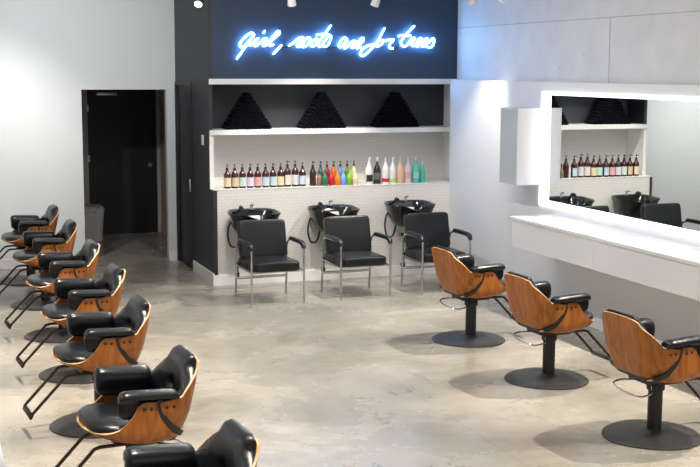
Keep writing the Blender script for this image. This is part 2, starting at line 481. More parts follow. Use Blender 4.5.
# thermostat / switch on the dark side
t = thing('wall_switch', 'small white switch plate on the dark side wall', 'switch', (XS, 13.977, 1.661))
bx((-.012, -.04, -.06), (0, .04, .06), .004).build('plate', M['trim'], t)
bx((-.017, -.014, -.03), (-.012, .014, .03), .002).build('rocker', M['grey_plastic'], t)

# bin in the passage
t = thing('rubbish_bin', 'grey bin with a white bag inside the dark doorway', 'bin', (2.43, 17.75, 0))
rows = []
for z, s in ((0, .155), (.02, .16), (.46, .19), (.47, .195)):
    rows.append([Vector((s*math.copysign(abs(math.cos(a))**.45, math.cos(a)), s*math.copysign(abs(math.sin(a))**.45, math.sin(a)), z)) for a in [2*PI*k/32 for k in range(32)]])
b = MB(); V = b.quad_grid(rows, closed_v=True); b.bm.faces.new(V[0]); b.build('body', M['grey_plastic'], t)
b = MB(); b.lathe([(0, .52), (.12, .515), (.18, .50), (.202, .475), (.20, .45), (.20, .43)], 28)
for v in b.bm.verts: v.co.x += .012*math.sin(v.co.y*60+v.co.z*40); v.co.z += .012*math.sin(v.co.x*55)
b.build('bin_bag', M['bag'], t)

# ------------------------------------------------------------------ styling chair (faces +X)
def trimmed(path, keep, n):
    """longest kept run of a polyline, resampled to n points"""
    best, cur = [], []
    for p in path:
        if keep(p): cur.append(p)
        else:
            if len(cur) > len(best): best = cur
            cur = []
    if len(cur) > len(best): best = cur
    d = [0.]
    for a, b in zip(best, best[1:]): d.append(d[-1]+math.dist(a, b))
    out = []; k = 0
    for i in range(n):
        s = d[-1]*i/(n-1)
        while k < len(d)-2 and d[k+1] < s: k += 1
        f = (s-d[k])/max(1e-9, d[k+1]-d[k]); f = min(1, max(0, f))
        out.append(tuple(best[k][q]+(best[k+1][q]-best[k][q])*f for q in (0, 1)))
    return out

def u_path(depth, w, r, front, m=400):
    """U outline: starts at (front,-w), goes back to `depth`, returns at (front,w)"""
    pts = []
    L1 = front-(depth+r); La = r*PI/2; L2 = 2*(w-r)
    T = 2*L1+2*La+L2
    for i in range(m+1):
        s = T*i/m
        if s < L1: p = (front-s, -w)
        elif s < L1+La:
            a = (s-L1)/r; p = (depth+r-r*math.sin(a), -w+r-r*math.cos(a))
        elif s < L1+La+L2: p = (depth, -w+r+(s-L1-La))
        elif s < L1+2*La+L2:
            a = (s-L1-La-L2)/r; p = (depth+r-r*math.cos(a), w-r+r*math.sin(a))
        else: p = (depth+r+(s-L1-2*La-L2), w)
        pts.append(p)
    return pts

XB = [(.44, -.225), (.465, -.238), (.55, -.265), (.65, -.287), (.75, -.308), (.82, -.322), (.87, -.332)]
WB = [(.44, .27), (.50, .298), (.58, .318), (.68, .324), (.87, .318)]
XF = [(.44, -.21), (.47, -.180), (.50, -.137), (.56, -.087), (.60, -.064), (.648, -.054), (.658, -.10), (.664, -.16), (.670, -.185), (.70, -.210), (.75, -.258), (.775, -.286), (.79, -.299), (.80, -.305), (.815, -.3125), (.827, -.317), (.836, -.3205), (.843, -.324)]
YT = [(.78, .42), (.79, .315), (.80, .292), (.81, .266), (.82, .234), (.83, .192), (.838, .145), (.843, .095)]
def back_row(z, inset=0., trim=0., n=37):
    xb = lerp_tab(XB, z)+inset; w_ = lerp_tab(WB, z)-inset; r = .165-inset
    xf = lerp_tab(XF, z)-trim
    xf = max(xf, xb+.002); yt = lerp_tab(YT, z)
    return [Vector((x, y, z)) for x, y in trimmed(u_path(xb, w_, r, .12), lambda p: p[0] <= xf and abs(p[1]) <= yt, n)]

SZB = [(-.20, .418), (-.1, .409), (0, .406), (.12, .422), (.2, .443), (.26, .462), (.32, .482)]
SZS = [(-.20, .425), (-.165, .450), (-.11, .515), (-.075, .575), (-.058, .61), (-.050, .66), (.060, .66), (.076, .625), (.095, .590), (.125, .556), (.165, .522), (.205, .502), (.25, .490), (.34, .490)]
SW = [(-.20, .26), (-.15, .296), (-.08, .313), (.0, .320), (.10, .320), (.17, .312), (.23, .288), (.28, .24), (.31, .18), (.32, .13)]
def seat_row(x, n=37):
    zb = lerp_tab(SZB, x); w_ = lerp_tab(SW, x); zs = max(lerp_tab(SZS, x), zb+.004)
    r = min(.085, w_*.6)
    p = trimmed(u_path(zb, w_, r, .74), lambda p: p[0] <= zs, n)
    return [Vector((x, y, z)) for z, y in p]

def superbox(mb, c, d, e=.35, nu=28, nv=20, f=None):
    rows = []
    sg = lambda v, q: math.copysign(abs(v)**q, v)
    for i in range(nv+1):
        ph = -PI/2+PI*i/nv; row = []
        for j in range(nu):
            th = 2*PI*j/nu
            p = Vector((sg(math.cos(ph), e)*sg(math.cos(th), e)*d[0], sg(math.cos(ph), e)*sg(math.sin(th), e)*d[1], sg(math.sin(ph), e)*d[2]))
            if f: p = f(p)
            row.append(p+Vector(c))
        rows.append(row)
    mb.quad_grid(rows, closed_v=True)
    return mb

def make_styling_chair(name, label, group):
    t = thing(name, label, 'chair', (0, 0, 0), 0, group)
    # base plate: egg shaped, drawn out toward the front
    def egg(s, z):
        row = []
        for k in range(48):
            a = 2*PI*k/48
            x, y = math.cos(a), math.sin(a)
            rx = .365 if x > 0 else .315
            row.append(Vector((x*rx*s, y*.345*s*(1-.10*max(0, x)**2), z)))
        return row
    b = MB(); V = b.quad_grid([egg(.99, 0), egg(1, .004), egg(1, .010), egg(.985, .014), egg(.7, .020), egg(.40, .026), egg(.25, .034), egg(.17, .05)], closed_v=True)
    b.bm.faces.new(V[0]); b.bm.faces.new(V[-1]); b.build('base_plate', M['plate'], t)
    b = MB(); b.lathe([(0, .04), (.050, .04), (.050, .325), (.060, .327), (.063, .335), (.063, .372), (.058, .379), (.045, .383), (.045, .396), (0, .396)], 24)
    b.build('column', M['black'], t)
    b = MB(); b.box((-.15, -.11, .368), (.15, .11, .404), .005); b.box((-.08, -.16, .372), (.10, .16, .390), .004)
    b.build('seat_mount', M['black'], t)
    # pump lever: bent chrome wire loop
    b = MB(); b.tube([(-.03, .05, .345), (-.09, .09, .355), (-.18, .15, .35), (-.25, .14, .335), (-.262, .05, .315), (-.25, -.08, .305), (-.20, -.115, .295), (-.12, -.09, .295), (-.07, -.06, .30), (-.055, -.03, .335)], .0065, 8, smooth=6)
    b.build('pump_lever', M['chrome'], t)
    # seat shell
    xs = [-.20, -.19, -.165, -.135, -.11, -.09, -.075, -.065, -.055, -.045, -.02, .01, .04, .068, .076, .085, .10, .115, .13, .15, .175, .205, .225, .245, .262, .278, .292, .303, .311, .317, .32]
    b = MB(); b.sheet([seat_row(x) for x in xs], .012); b.build('seat_shell', [M['wood'], M['ply']], t)
    # back shell
    zs = [.44, .45, .465, .48, .50, .525, .55, .58, .60, .625, .64, .648, .652, .655, .658, .661, .664, .667, .670, .685, .70, .72, .735, .75, .763, .775, .783, .79, .796, .80, .808, .815, .821, .827, .832, .836, .840, .843]
    b = MB(); b.sheet([back_row(z) for z in zs], -.012); b.build('back_shell', [M['wood'], M['ply']], t)
    # cushions
    zc = [.50+.340*i/22 for i in range(23)]
    rows = [back_row(min(z, .841), .014, .012+.75*max(0, .665-z) if z < .665 else .004, 31) for z in zc]
    for i, z in enumerate(zc):
        for p in rows[i]: p.z = z+.020*((z-.5)/.34)**3
    def th(i, j):
        u, v = abs(2*j/30-1), abs(2*i/22-1)
        bulge = .062*(1-u**6)*(1-v**9)+.012
        d = math.exp(-(((j-15)/2.2)**2+((i-10)/2.)**2))*.026
        return -(bulge-d)
    b = MB(); b.sheet(rows, th, rim=0)
    cu = b.build('back_cushion', M['leather'], t, angle=60)
    bt = MB(); superbox(bt, (-.243, 0, .675), (.007, .013, .013), 1., 12, 8); bt.build('button', M['leather'], cu)
    def seatf(p):
        q = p.copy()
        f = max(0, p.x/.27)
        q.z += .012*(1-(p.y/.285)**2)-.018*f**3+.07*max(-.1, p.x)-.005
        if p.x > 0: q.y *= 1-.30*f**3
        X, Z = q.x+.060, q.z+.478                      # lies in the shell: never below or outside it
        zb = lerp_tab(SZB, X)+.014
        if X < .31:
            q.z = max(q.z, zb-.478)
            if Z < lerp_tab(SZS, X)+.01: q.y = max(-lerp_tab(SW, X)+.014, min(lerp_tab(SW, X)-.014, q.y))
        else: q.z = max(q.z, zb-.478+.004)
        return q
    b = MB(); superbox(b, (.060, 0, .478), (.248, .286, .060), .42, 48, 24, seatf)
    b.build('seat_cushion', M['leather'], t, angle=80)
    # arms
    sec = [(.014, .674), (.026, .679), (.030, .691), (.024, .707), (.006, .717), (-.022, .721), (-.055, .716), (-.080, .698), (-.092, .665), (-.093, .625), (-.086, .588), (-.070, .562), (-.047, .553), (-.028, .562), (-.019, .598), (-.015, .664)]
    sec = catmull([Vector((y, z, 0)) for y, z in sec], 3, True)
    cy, cz = -.03, .645
    for s in (1, -1):
        b = MB(); rows = []
        for x, k in ((-.18, .55), (-.177, .75), (-.167, .9), (-.15, .98), (-.125, 1), (-.05, 1.0), (.06, 1), (.10, .99), (.125, .95), (.14, .86), (.149, .72), (.153, .5)):
            rows.append([Vector((x+.014, s*(.320+cy+(p.x-cy)*k), cz+(p.y-cz)*k+.05*(x+.1))) for p in sec])
        V = b.quad_grid(rows, closed_v=True)
        b.bm.faces.new(V[0]); b.bm.faces.new(V[-1])
        b.build('arm_pad', M['leather'], t, angle=60)
        # bent bracket between the shells
        cv = catmull([Vector(p) for p in ((-.057, .312, .665), (-.057, .312, .63), (-.068, .310, .585), (-.096, .304, .535), (-.135, .293, .487), (-.18, .272, .455), (-.20, .24, .442))], 4)
        rows = []
        for i, p in enumerate(cv):
            tg = (cv[min(i+1, len(cv)-1)]-cv[max(i-1, 0)]).normalized()
            n = Vector((-tg.z, 0, tg.x)); n.normalize()
            hw = .016
            rows.append([Vector((q.x, s*q.y, q.z)) for q in (p+n*hw+Vector((0, .008, 0)), p-n*hw+Vector((0, .008, 0)), p-n*hw-Vector((0, .022, 0)), p+n*hw-Vector((0, .022, 0)))])
        b = MB(); V = b.quad_grid(rows, closed_v=True); b.bm.faces.new(V[0]); b.bm.faces.new(V[-1])
        b.build('arm_bracket', M['black'], t)
        for x, z in ((-.006, .622), (.034, .624), (-.092, .622), (-.134, .622)):
            y = .3215 if x > -.06 else .3215
            b = MB(); b.lathe([(0, -.004), (.007, -.004), (.0085, 0), (.0085, .002), (.006, .005), (0, .0055)], 12, axis='Y')
            for v in b.bm.verts: v.co = Vector((v.co.x+x, s*(v.co.y+y), v.co.z+z))
            b.build('bolt', M['black'], t)
    rows = []
    for z in (.41, .42, .43, .445, .46, .48, .50):
        rows.append([Vector((x, y, z)) for x, y in trimmed(u_path(-.196-.35*(z-.40), .262+.25*(z-.4), .13, .1), lambda p: p[0] <= -.13, 25)])
    b = MB(); b.sheet(rows, -.02, rim=0); b.build('rear_bracket', M['black'], t)
    # foot rest
    f = thing_part('footrest', t)
    b = MB()
    yy = .135
    pth = [(.06, yy, .385), (.24, yy, .385), (.273, yy, .376), (.296, yy, .352), (.505, yy, .137), (.514, yy*.96, .122)]
    b.tube(pth, .0105, 10); b.build('rail', M['bronze'], f)
    b = MB(); b.tube([(x, -y, z) for x, y, z in pth], .0105, 10); b.build('rail', M['bronze'], f)
    b = MB(); b.box((.501, -.145, .102), (.518, .145, .140), .004, rot=Matrix.Rotation(math.radians(-30), 3, 'Y'))
    b.build('foot_bar', M['bronze'], f)
    for ch in t.children:
        if not ch.name.startswith(('base_plate', 'column')): ch.location.z = .027
    return t

def thing_part(name, parent):
    o = bpy.data.objects.new(name, None); COL.objects.link(o); o.parent = parent; o.empty_display_size = .05
    return o

GL, GR = 'styling chairs in the left row', 'styling chairs along the mirror counter'
LEFT = [(1.28, 14.52, .08, 'farthest wood shell styling chair of the left row, against the pale back wall'),
        (1.29, 13.00, .08, 'wood shell styling chair second from the far end of the left row'),
        (1.29, 11.42, .08, 'wood shell styling chair third from the far end of the left row'),
        (1.27, 9.89, .08, 'wood shell styling chair in the middle of the left row'),
        (1.195, 8.40, .08, 'wood shell styling chair third from the near end of the left row'),
        (1.15, 6.73, .08, 'wood shell styling chair second from the near end of the left row, nearly whole'),
        (1.06, 5.15, .08, 'nearest styling chair of the left row, cut off by the bottom edge')]
RIGHT = [(4.840, 10.00, .05, 'wood backed styling chair farthest along the mirror counter, nearest the basins'),
         (4.805, 8.47, .05, 'wood backed styling chair in the middle of the three at the mirror counter'),
         (4.740, 6.88, .05, 'nearest wood backed styling chair at the mirror counter, lower right')]
chair0 = make_styling_chair('styling_chair', LEFT[0][3], GL)
chair0.location = (LEFT[0][0], LEFT[0][1], 0); chair0.rotation_euler = (0, 0, PI+LEFT[0][2])
for x, y, a, lab in LEFT[1:]: dup(chair0, (x, y, 0), PI+a, lab, GL)
for x, y, a, lab in RIGHT:
    c = dup(chair0, (x, y, 0), a, lab, GR)
    for ch in c.children:                               # seat swung round on its base: the plate points the other way
        if ch.name.startswith('base_plate'): ch.rotation_euler = (0, 0, PI-a)

# ------------------------------------------------------------------ wash chairs (face -Y) and basins
def make_wash_chair(name, label):
    t = thing(name, label, 'chair', (0, 0, 0), 0, 'wash chairs at the basins')
    W2, FY, RY = .292, -.29, .29
    b = MB(); superbox(b, (0, -.03, .398), (.262, .265, .056), .22, 40, 20, lambda p: p+Vector((0, 0, .008*(1-(p.x/.26)**2)))); b.build('seat', M['vinyl'], t, angle=70)
    b = MB(); superbox(b, (0, 0, 0), (.268, .048, .208), .17, 40, 20, lambda p: p+Vector((0, -.012*(1-(p.x/.268)**2)*(1-(p.z/.215)**2), 0)))
    bmesh.ops.rotate(b.bm, verts=b.bm.verts[:], cent=(0, 0, 0), matrix=Matrix.Rotation(math.radians(-13), 3, 'X'))
    bmesh.ops.translate(b.bm, verts=b.bm.verts[:], vec=(0, .262, .640)); b.build('backrest', M['vinyl'], t, angle=70)
    b = MB(); b.box((-.25, .02, .335), (.25, .26, .372), .008); b.box((-.262, -.05, .325), (-.205, .30, .44), .012); b.box((.205, -.05, .325), (.262, .30, .44), .012)
    b.build('recline_mechanism', M['black'], t)
    b = MB(); b.tube([(-.25, .30, .40), (-.262, .33, .33), (-.264, .345, .255)], .013, 8, smooth=4); superbox(b, (-.264, .345, .245), (.028, .035, .035), 1, 12, 8)
    b.build('recline_lever', M['rubber'], t)
    for s in (-1, 1):
        x = s*W2
        b = MB(); b.tube([(x, FY, .0), (x, FY, .56), (x, FY+.006, .585), (x, FY+.03, .612)], .0115, 10, smooth=3); b.build('leg', M['chrome'], t)
        b = MB(); b.tube([(x, RY+.03, .0), (x, RY, .25), (x, RY-.01, .48)], .0115, 10, smooth=3); b.build('leg', M['chrome'], t)
        b = MB(); b.tube([(x, FY+.03, .612), (x, FY+.10, .632), (x, .05, .632), (x, .16, .628), (x, .24, .60), (x, .28, .53), (x, RY-.01, .48)], .0115, 10, smooth=3); b.build('arm_tube', M['chrome'], t)
        b = MB(); pth = [(x, FY-.002, .592), (x, FY+.02, .625), (x, FY+.07, .648), (x, .0, .652), (x, .12, .650), (x, .15, .645)]
        b.tube(pth, lambda q: .024*(1-.35*abs(2*q-1)**4), 12, smooth=5)
        for v in b.bm.verts: v.co.x = x+(v.co.x-x)*1.25
        b.build('arm_pad', M['vinyl'], t)
    b = MB()
    b.tube([(-W2, FY+.01, .355), (W2, FY+.01, .355)], .010, 8); b.build('front_rail', M['chrome'], t)
    b = MB(); b.box((-W2, .275, .20), (W2, .292, .228), .003); b.build('stretcher', M['chrome'], t)
    for s in (-1, 1): MB().tube([(s*W2, FY, .355), (s*W2, RY-.005, .365)], .009, 8).build('side_rail', M['chrome'], t)
    return t
WASH = [(3.612, 12.47, .03, 'black wash chair nearest the dark corner wall, leftmost of three'),
        (4.622, 12.50, .03, 'black wash chair in the middle of the three, between two others'),
        (5.595, 12.50, .0, 'black wash chair partly behind a styling chair, rightmost of three')]
w0 = make_wash_chair('wash_chair', WASH[0][3]); w0.location = (WASH[0][0], WASH[0][1], 0); w0.rotation_euler = (0, 0, WASH[0][2])
for x, y, a, lab in WASH[1:]: dup(w0, (x, y, 0), a, lab)

def make_basin(name, label):
    """origin on the wall at rim height; the bowl stands out toward -Y"""
    t = thing(name, label, 'basin', (0, 0, 0), 0, 'wash basins on the tiled wall')
    def ring(sx, sy0, sy1, z, dip=0., n=56, inset=0.):
        row = []
        for k in range(n):
            a = 2*PI*k/n
            c, s_ = math.cos(a), math.sin(a)
            e = .62
            x = math.copysign(abs(c)**e, c)*sx
            y = math.copysign(abs(s_)**e, s_)
            yy = ((sy0+sy1)/2+y*(sy1-sy0)/2)*.9
            zz = z
            if y < 0: zz -= dip*math.exp(-(x/.10)**2)*(-y)**3     # neck rest in the front rim
            zz += .022*max(0, y)                                   # higher at the wall
            row.append(Vector((x, yy, zz)))
        return row
    rows = [ring(.15, -.36, -.12, -.255), ring(.20, -.40, -.08, -.235), ring(.248, -.45, -.05, -.15), ring(.278, -.495, -.035, -.045, .05),
            ring(.292, -.515, -.028, -.012, .06), ring(.298, -.522, -.026, .0, .06), ring(.294, -.518, -.03, .008, .06), ring(.278, -.50, -.05, .004, .06),
            ring(.262, -.482, -.085, -.02, .055), ring(.235, -.45, -.10, -.085, .02), ring(.18, -.40, -.14, -.165), ring(.08, -.32, -.21, -.188), ring(.022, -.285, -.245, -.192)]
    b = MB(); V = b.quad_grid(rows, closed_v=True); b.bm.faces.new(V[0]); b.bm.faces.new(V[-1]); b.build('bowl', M['porcelain'], t, angle=50)
    b = bx((-.11, -.13, -.24), (.11, -.004, -.05), .01).build('wall_mount', M['trim'], t)
    b = MB(); b.lathe([(0, .0), (.026, .0), (.026, .012), (.018, .018), (.016, .045), (.020, .05), (.020, .06), (0, .062)], 16, (.02, -.065, .015))
    b.tube([(.02, -.065, .065), (.02, -.09, .082), (.02, -.13, .078)], .009, 8, smooth=4)
    b.build('tap', M['chrome'], t)
    b = MB(); b.tube([(-.12, -.06, .02), (-.12, -.07, .045), (-.12, -.10, .055)], .012, 10, smooth=3); b.tube([(-.12, -.10, .055), (-.12, -.16, .05)], .020, 10)
    b.build('spray_head', M['black'], t)
    b = MB(); b.lathe([(0, -.19), (.024, -.19), (.024, -.186), (0, -.186)], 14, (0, -.265, .0)); b.build('drain', M['chrome'], t)
    b = MB(); b.tube([(-.20, -.16, -.13), (-.245, -.17, -.10), (-.275, -.16, -.16), (-.282, -.15, -.27), (-.25, -.14, -.38), (-.19, -.12, -.40), (-.14, -.09, -.36), (-.10, -.08, -.22)], .0105, 10, smooth=6)
    b.build('hose', M['rubber'], t)
    b = MB(); b.tube([(0, -.23, -.22), (0, -.23, -.40), (.0, -.20, -.46), (0, -.13, -.46), (0, -.10, -.40), (0, -.04, -.39), (0, -.012, -.39)], .02, 12, smooth=4)
    b.build('drain_trap', M['black'], t)
    return t
BAS = [(3.655, 'black shampoo basin behind the leftmost wash chair, nearest the dark corner'),
       (4.615, 'black shampoo basin behind the middle wash chair'),
       (5.58, 'black shampoo basin behind the rightmost wash chair')]
b0 = make_basin('wash_basin', BAS[0][1]); b0.location = (BAS[0][0], YW, .865)
dup(b0, (BAS[1][0], YW, .875), 0, BAS[1][1]); dup(b0, (BAS[2][0], YW, .897), 0, BAS[2][1])

# ------------------------------------------------------------------ bottles
def colour(name, c, rough=.3): return simple(name, c, rough, vary=.05, bscale=40)
AMB = colour('amber_plastic', (.040, .009, .005), .2); BLK = M['black']
def pump(t, z, r, mat, h=.075):
    b = MB(); b.lathe([(0, z), (r*.48, z), (r*.48, z+.02), (r*.40, z+.024), (r*.2, z+.026), (r*.13, z+.03), (r*.13, z+h-.016), (r*.3, z+h-.016), (r*.32, z+h), (0, z+h+.002)], 14)
    b.tube([(0, 0, z+h-.006), (0, -.03, z+h-.006), (0, -.042, z+h-.012)], r*.13, 8)
    b.build('pump', mat, t)
def bottle(name, label, loc, body, h, r, neck, lab=None, lab_z=(.12, .55), pmat=None, cap=None, group=None, shoulder=.70, band=None):
    t = thing(name, label, 'bottle', loc, random.uniform(-.5, .5), group)
    hs = h*shoulder
    prof = [(0, 0), (r*.92, 0), (r, .005), (r, hs*.9)]
    for k in range(1, 7):
        a = k/6; prof.append((r-(r-neck)*(a*a*(3-2*a)), hs*.9+(h-hs*.9)*a*.95))
    prof += [(neck, h), (0, h)]
    b = MB(); b.lathe(prof, 22); b.build('body', body, t)
    if lab:
        b = MB(); z0, z1 = h*lab_z[0], h*lab_z[1]; rows = []
        for z in (z0, z1): rows.append([Vector(((r+.0012)*math.sin(a), -(r+.0012)*math.cos(a), z)) for a in [math.radians(-80+160*k/16) for k in range(17)]])
        b.quad_grid(rows); b.build('label', lab, t)
    if band:
        b = MB(); z0, z1 = h*band[1], h*band[2]; rows = []
        for z in (z0, z1): rows.append([Vector(((r+.002)*math.sin(a), -(r+.002)*math.cos(a), z)) for a in [math.radians(-70+140*k/16) for k in range(17)]])
        b.quad_grid(rows); b.build('label_band', band[0], t)
    if pmat: pump(t, h, neck/.46, pmat, .062 if pmat is BLK else .05)
    elif cap:
        b = MB(); b.lathe([(0, h), (neck*1.05, h), (neck*.95, h+.02), (neck*.45, h+.035), (0, h+.037)], 14); b.build('nozzle', cap, t)
    return t
LC = [('cream', (.66, .55, .38)), ('tan', (.60, .47, .30)), ('pale mint', (.52, .62, .56)), ('lilac white', (.62, .58, .70)), ('pink', (.70, .34, .36)),
      ('pale blue', (.45, .60, .66)), ('pale teal', (.48, .63, .62)), ('pale yellow', (.70, .62, .40)), ('off white', (.70, .64, .58)), ('grey white', (.62, .60, .62)), ('blue and white', (.50, .60, .76))]
AX = [3.435, 3.526, 3.616, 3.708, 3.799, 3.893, 3.986, 4.078, 4.164, 4.259, 4.352]
ordn = ['first', 'second', 'third', 'fourth', 'fifth', 'sixth', 'seventh', 'eighth', 'ninth', 'tenth', 'eleventh']
for i, x in enumerate(AX):
    nm, c = LC[i]
    tall = .025 if i in (8, 9) else 0.
    bottle('pump_bottle', f'amber pump bottle with {nm} label, {ordn[i]} from the left on the ledge', (x, 13.60+random.uniform(-.01, .01), ZL), AMB, .215+tall, .0415, .015, colour('label_'+nm.replace(' ', '_'), c, .55), (.10, .58), BLK, group='amber pump bottles on the ledge', shoulder=.80)
bottle('pump_bottle', 'tall dark brown pump bottle without a label, between the amber and the coloured bottles', (4.478, 13.60, ZL), colour('dark_brown_plastic', (.03, .014, .010), .25), .225, .039, .015, None, pmat=BLK, group='single dark bottle', shoulder=.75)
bottle('squeeze_bottle', 'small pinkish brown squeeze bottle right of the dark brown one', (4.553, 13.58, ZL), colour('rose_brown_plastic', (.30, .13, .10)), .15, .032, .010, None, cap=BLK, shoulder=.6)
CO = [('green', (.012, .17, .075)), ('red', (.50, .015, .03)), ('orange', (.75, .22, .01)), ('blue', (.16, .36, .80)), ('lime green', (.22, .42, .02)), ('cream', (.70, .62, .36))]
CB = [('dark teal', (.01, .10, .07)), ('dark red', (.26, .01, .025)), ('orange', (.60, .12, .008)), ('steel blue', (.12, .22, .45)), ('leaf green', (.10, .22, .02)), ('cream', (.62, .54, .32))]
for i, x in enumerate((4.610, 4.690, 4.770, 4.842, 4.916, 4.993)):
    nm, c = CO[i]
    bottle('squeeze_bottle', f'{nm} cone topped squeeze bottle in the front row of the coloured bottles', (x, 13.54, ZL), colour('plastic_'+nm.replace(' ', '_'), c), .165, .036, .007, None, cap=colour('tip_'+nm.replace(' ', '_'), c), group='coloured squeeze bottles', shoulder=.55)
for i, x in enumerate((4.608, 4.690, 4.773, 4.860, 4.946, 5.033)):
    nm, c = CB[i]
    bottle('pump_bottle', f'{nm} bottle with black pump behind the {CO[i][0]} squeeze bottle', (x, 13.70, ZL), colour('plastic_back_'+nm.replace(' ', '_'), c), .215, .036, .014, None, pmat=BLK, group='coloured pump bottles', shoulder=.75)
WH = (.74, .74, .72)
wp = colour('white_pump_plastic', (.6, .6, .6))
TALL = [('white litre bottle with a dark emblem label, leftmost of the tall pale bottles', WH, ((.02, .02, .02), .12, .42), None),
        ('black litre bottle with grey print among the tall pale bottles', (.012, .012, .014), ((.12, .12, .12), .2, .5), None),
        ('white litre bottle with a red band', WH, ((.65, .02, .03), .08, .24), None),
        ('white litre bottle with a green band', WH, ((.22, .60, .08), .06, .20), None),
        ('peach litre bottle between the white ones', (.78, .50, .32), None, None),
        ('pinkish white litre bottle left of the turquoise ones', (.74, .62, .60), ((.66, .42, .44), .2, .5), None),
        ('tall turquoise litre bottle near the right end of the ledge', (.10, .50, .40), ((.30, .62, .54), .2, .5), None),
        ('smaller turquoise bottle at the right end of the row', (.06, .46, .34), None, .8)]
for i, x in enumerate((5.19, 5.296, 5.404, 5.502, 5.597, 5.698, 5.80, 5.892)):
    lab, c, bd, s = TALL[i]
    s = s or 1.
    band = (colour('band_%s' % lab.split()[0], bd[0]), bd[1], bd[2]) if bd else None
    bottle('litre_bottle', lab, (x, 13.60, ZL), colour('litre_plastic_'+lab.split()[0]+'_'+lab.split()[-1], c), .272*s, .0465*(s*.95+.05), .013, None, pmat=wp, group='litre bottles on the ledge', shoulder=.62, band=band)
# emblem on the first one
# ------------------------------------------------------------------ rolled towels, three pyramids
def towel_roll():
    b = MB(); n = 18
    rows = []
    for y, k in ((-.13, .0), (-.131, .30), (-.124, .34), (-.124, .46), (-.132, .56), (-.125, .62), (-.125, .72), (-.131, .80), (-.128, .93), (-.118, 1), (.0, 1.01), (.12, 1), (.13, .9), (.132, .0)):
        rows.append([Vector((.0276*max(k, .001)*math.cos(2*PI*j/n), y, .0240*max(k, .001)*math.sin(2*PI*j/n))) for j in range(n)])
    b.quad_grid(rows, closed_v=True)
    return b.build('rolled_towel', M['towel'])
tw = None
PYR = [(3.735, 'left'), (4.665, 'middle'), (5.615, 'right')]
for cx, nm in PYR:
    for r in range(10):
        n = 10-r
        for k in range(n):
            loc = (cx+(k-(n-1)/2)*.0556, 13.83+random.uniform(-.012, .012), ZS+.0242+r*.0422)
            if tw is None: tw = towel_roll(); o = tw
            else:
                o = tw.copy(); COL.objects.link(o)
            o.location = loc; o.rotation_euler = (0, random.uniform(-.5, .5)*0, 0)
            tag(o, f'small black rolled towel in the {nm} pyramid on the shelf', 'towel', f'rolled towels of the {nm} pyramid')

# ------------------------------------------------------------------ neon sign
NEON = {"girl": [[(3.781, 2.88), (3.754, 2.902), (3.7, 2.877), (3.635, 2.814), (3.611, 2.768), (3.631, 2.738), (3.676, 2.761), (3.742, 2.832), (3.781, 2.88), (3.712, 2.786), (3.64, 2.695), (3.57, 2.603)], [(3.712, 2.786), (3.729, 2.761), (3.771, 2.798), (3.831, 2.844), (3.78, 2.775), (3.792, 2.753), (3.836, 2.776), (3.897, 2.836), (3.936, 2.834), (3.888, 2.776), (3.902, 2.756), (3.956, 2.789), (4.023, 2.846), (4.089, 2.904), (4.069, 2.925), (4.029, 2.886), (3.956, 2.794), (3.968, 2.76), (4.016, 2.772)], [(3.909, 2.927), (3.893, 2.899)], [(4.109, 2.767), (4.058, 2.715), (4.007, 2.661)]], "roots": [[(4.195, 2.761), (4.257, 2.798), (4.315, 2.848), (4.378, 2.854), (4.299, 2.774), (4.315, 2.75), (4.367, 2.78), (4.399, 2.834), (4.446, 2.86), (4.457, 2.825), (4.425, 2.775), (4.378, 2.747), (4.359, 2.775), (4.388, 2.829), (4.446, 2.86), (4.467, 2.83), (4.488, 2.816), (4.541, 2.846), (4.552, 2.826), (4.531, 2.781), (4.488, 2.754), (4.467, 2.771), (4.488, 2.816), (4.541, 2.848)], [(4.716, 3.002), (4.647, 2.912), (4.562, 2.796), (4.557, 2.767), (4.581, 2.755), (4.626, 2.802), (4.668, 2.857), (4.7, 2.887), (4.719, 2.858), (4.69, 2.788), (4.647, 2.754), (4.605, 2.762)], [(4.536, 2.887), (4.594, 2.898), (4.69, 2.897)]], "are": [[(4.92, 2.845), (4.876, 2.859), (4.82, 2.797), (4.814, 2.757), (4.851, 2.757), (4.923, 2.836), (4.883, 2.775), (4.88, 2.74), (4.91, 2.746), (4.977, 2.813), (5.018, 2.821), (4.971, 2.764), (4.983, 2.744), (5.019, 2.764), (5.078, 2.788), (5.128, 2.836), (5.109, 2.859), (5.059, 2.817), (5.027, 2.77), (5.046, 2.739), (5.094, 2.756)]], "for": [[(5.395, 2.98), (5.288, 2.802), (5.199, 2.707), (5.123, 2.65), (5.089, 2.671), (5.11, 2.724), (5.186, 2.772), (5.288, 2.788), (5.313, 2.826), (5.364, 2.838), (5.377, 2.809), (5.314, 2.765), (5.281, 2.776), (5.3, 2.814), (5.364, 2.838), (5.416, 2.83), (5.439, 2.839), (5.512, 2.846), (5.461, 2.786), (5.468, 2.745), (5.507, 2.743)]], "trees": [[(5.78, 3.013), (5.681, 2.915), (5.62, 2.843), (5.61, 2.797), (5.649, 2.763), (5.693, 2.788), (5.743, 2.855), (5.788, 2.865), (5.749, 2.809), (5.761, 2.773), (5.794, 2.789), (5.844, 2.815), (5.883, 2.851), (5.861, 2.868), (5.822, 2.83), (5.8, 2.784), (5.823, 2.765), (5.87, 2.79), (5.923, 2.816), (5.957, 2.842), (5.94, 2.864), (5.906, 2.831), (5.884, 2.785), (5.901, 2.765), (5.937, 2.79), (5.991, 2.837), (6.024, 2.868), (6.045, 2.843), (6.037, 2.801), (6.009, 2.765), (5.969, 2.756), (5.941, 2.773)], [(5.573, 2.886), (5.631, 2.899), (5.737, 2.892)]]}
t = thing('neon_sign', 'blue white neon sign in script reading girl, roots are for trees on the dark wall', 'sign', (4.8, YN-.034, 2.8))
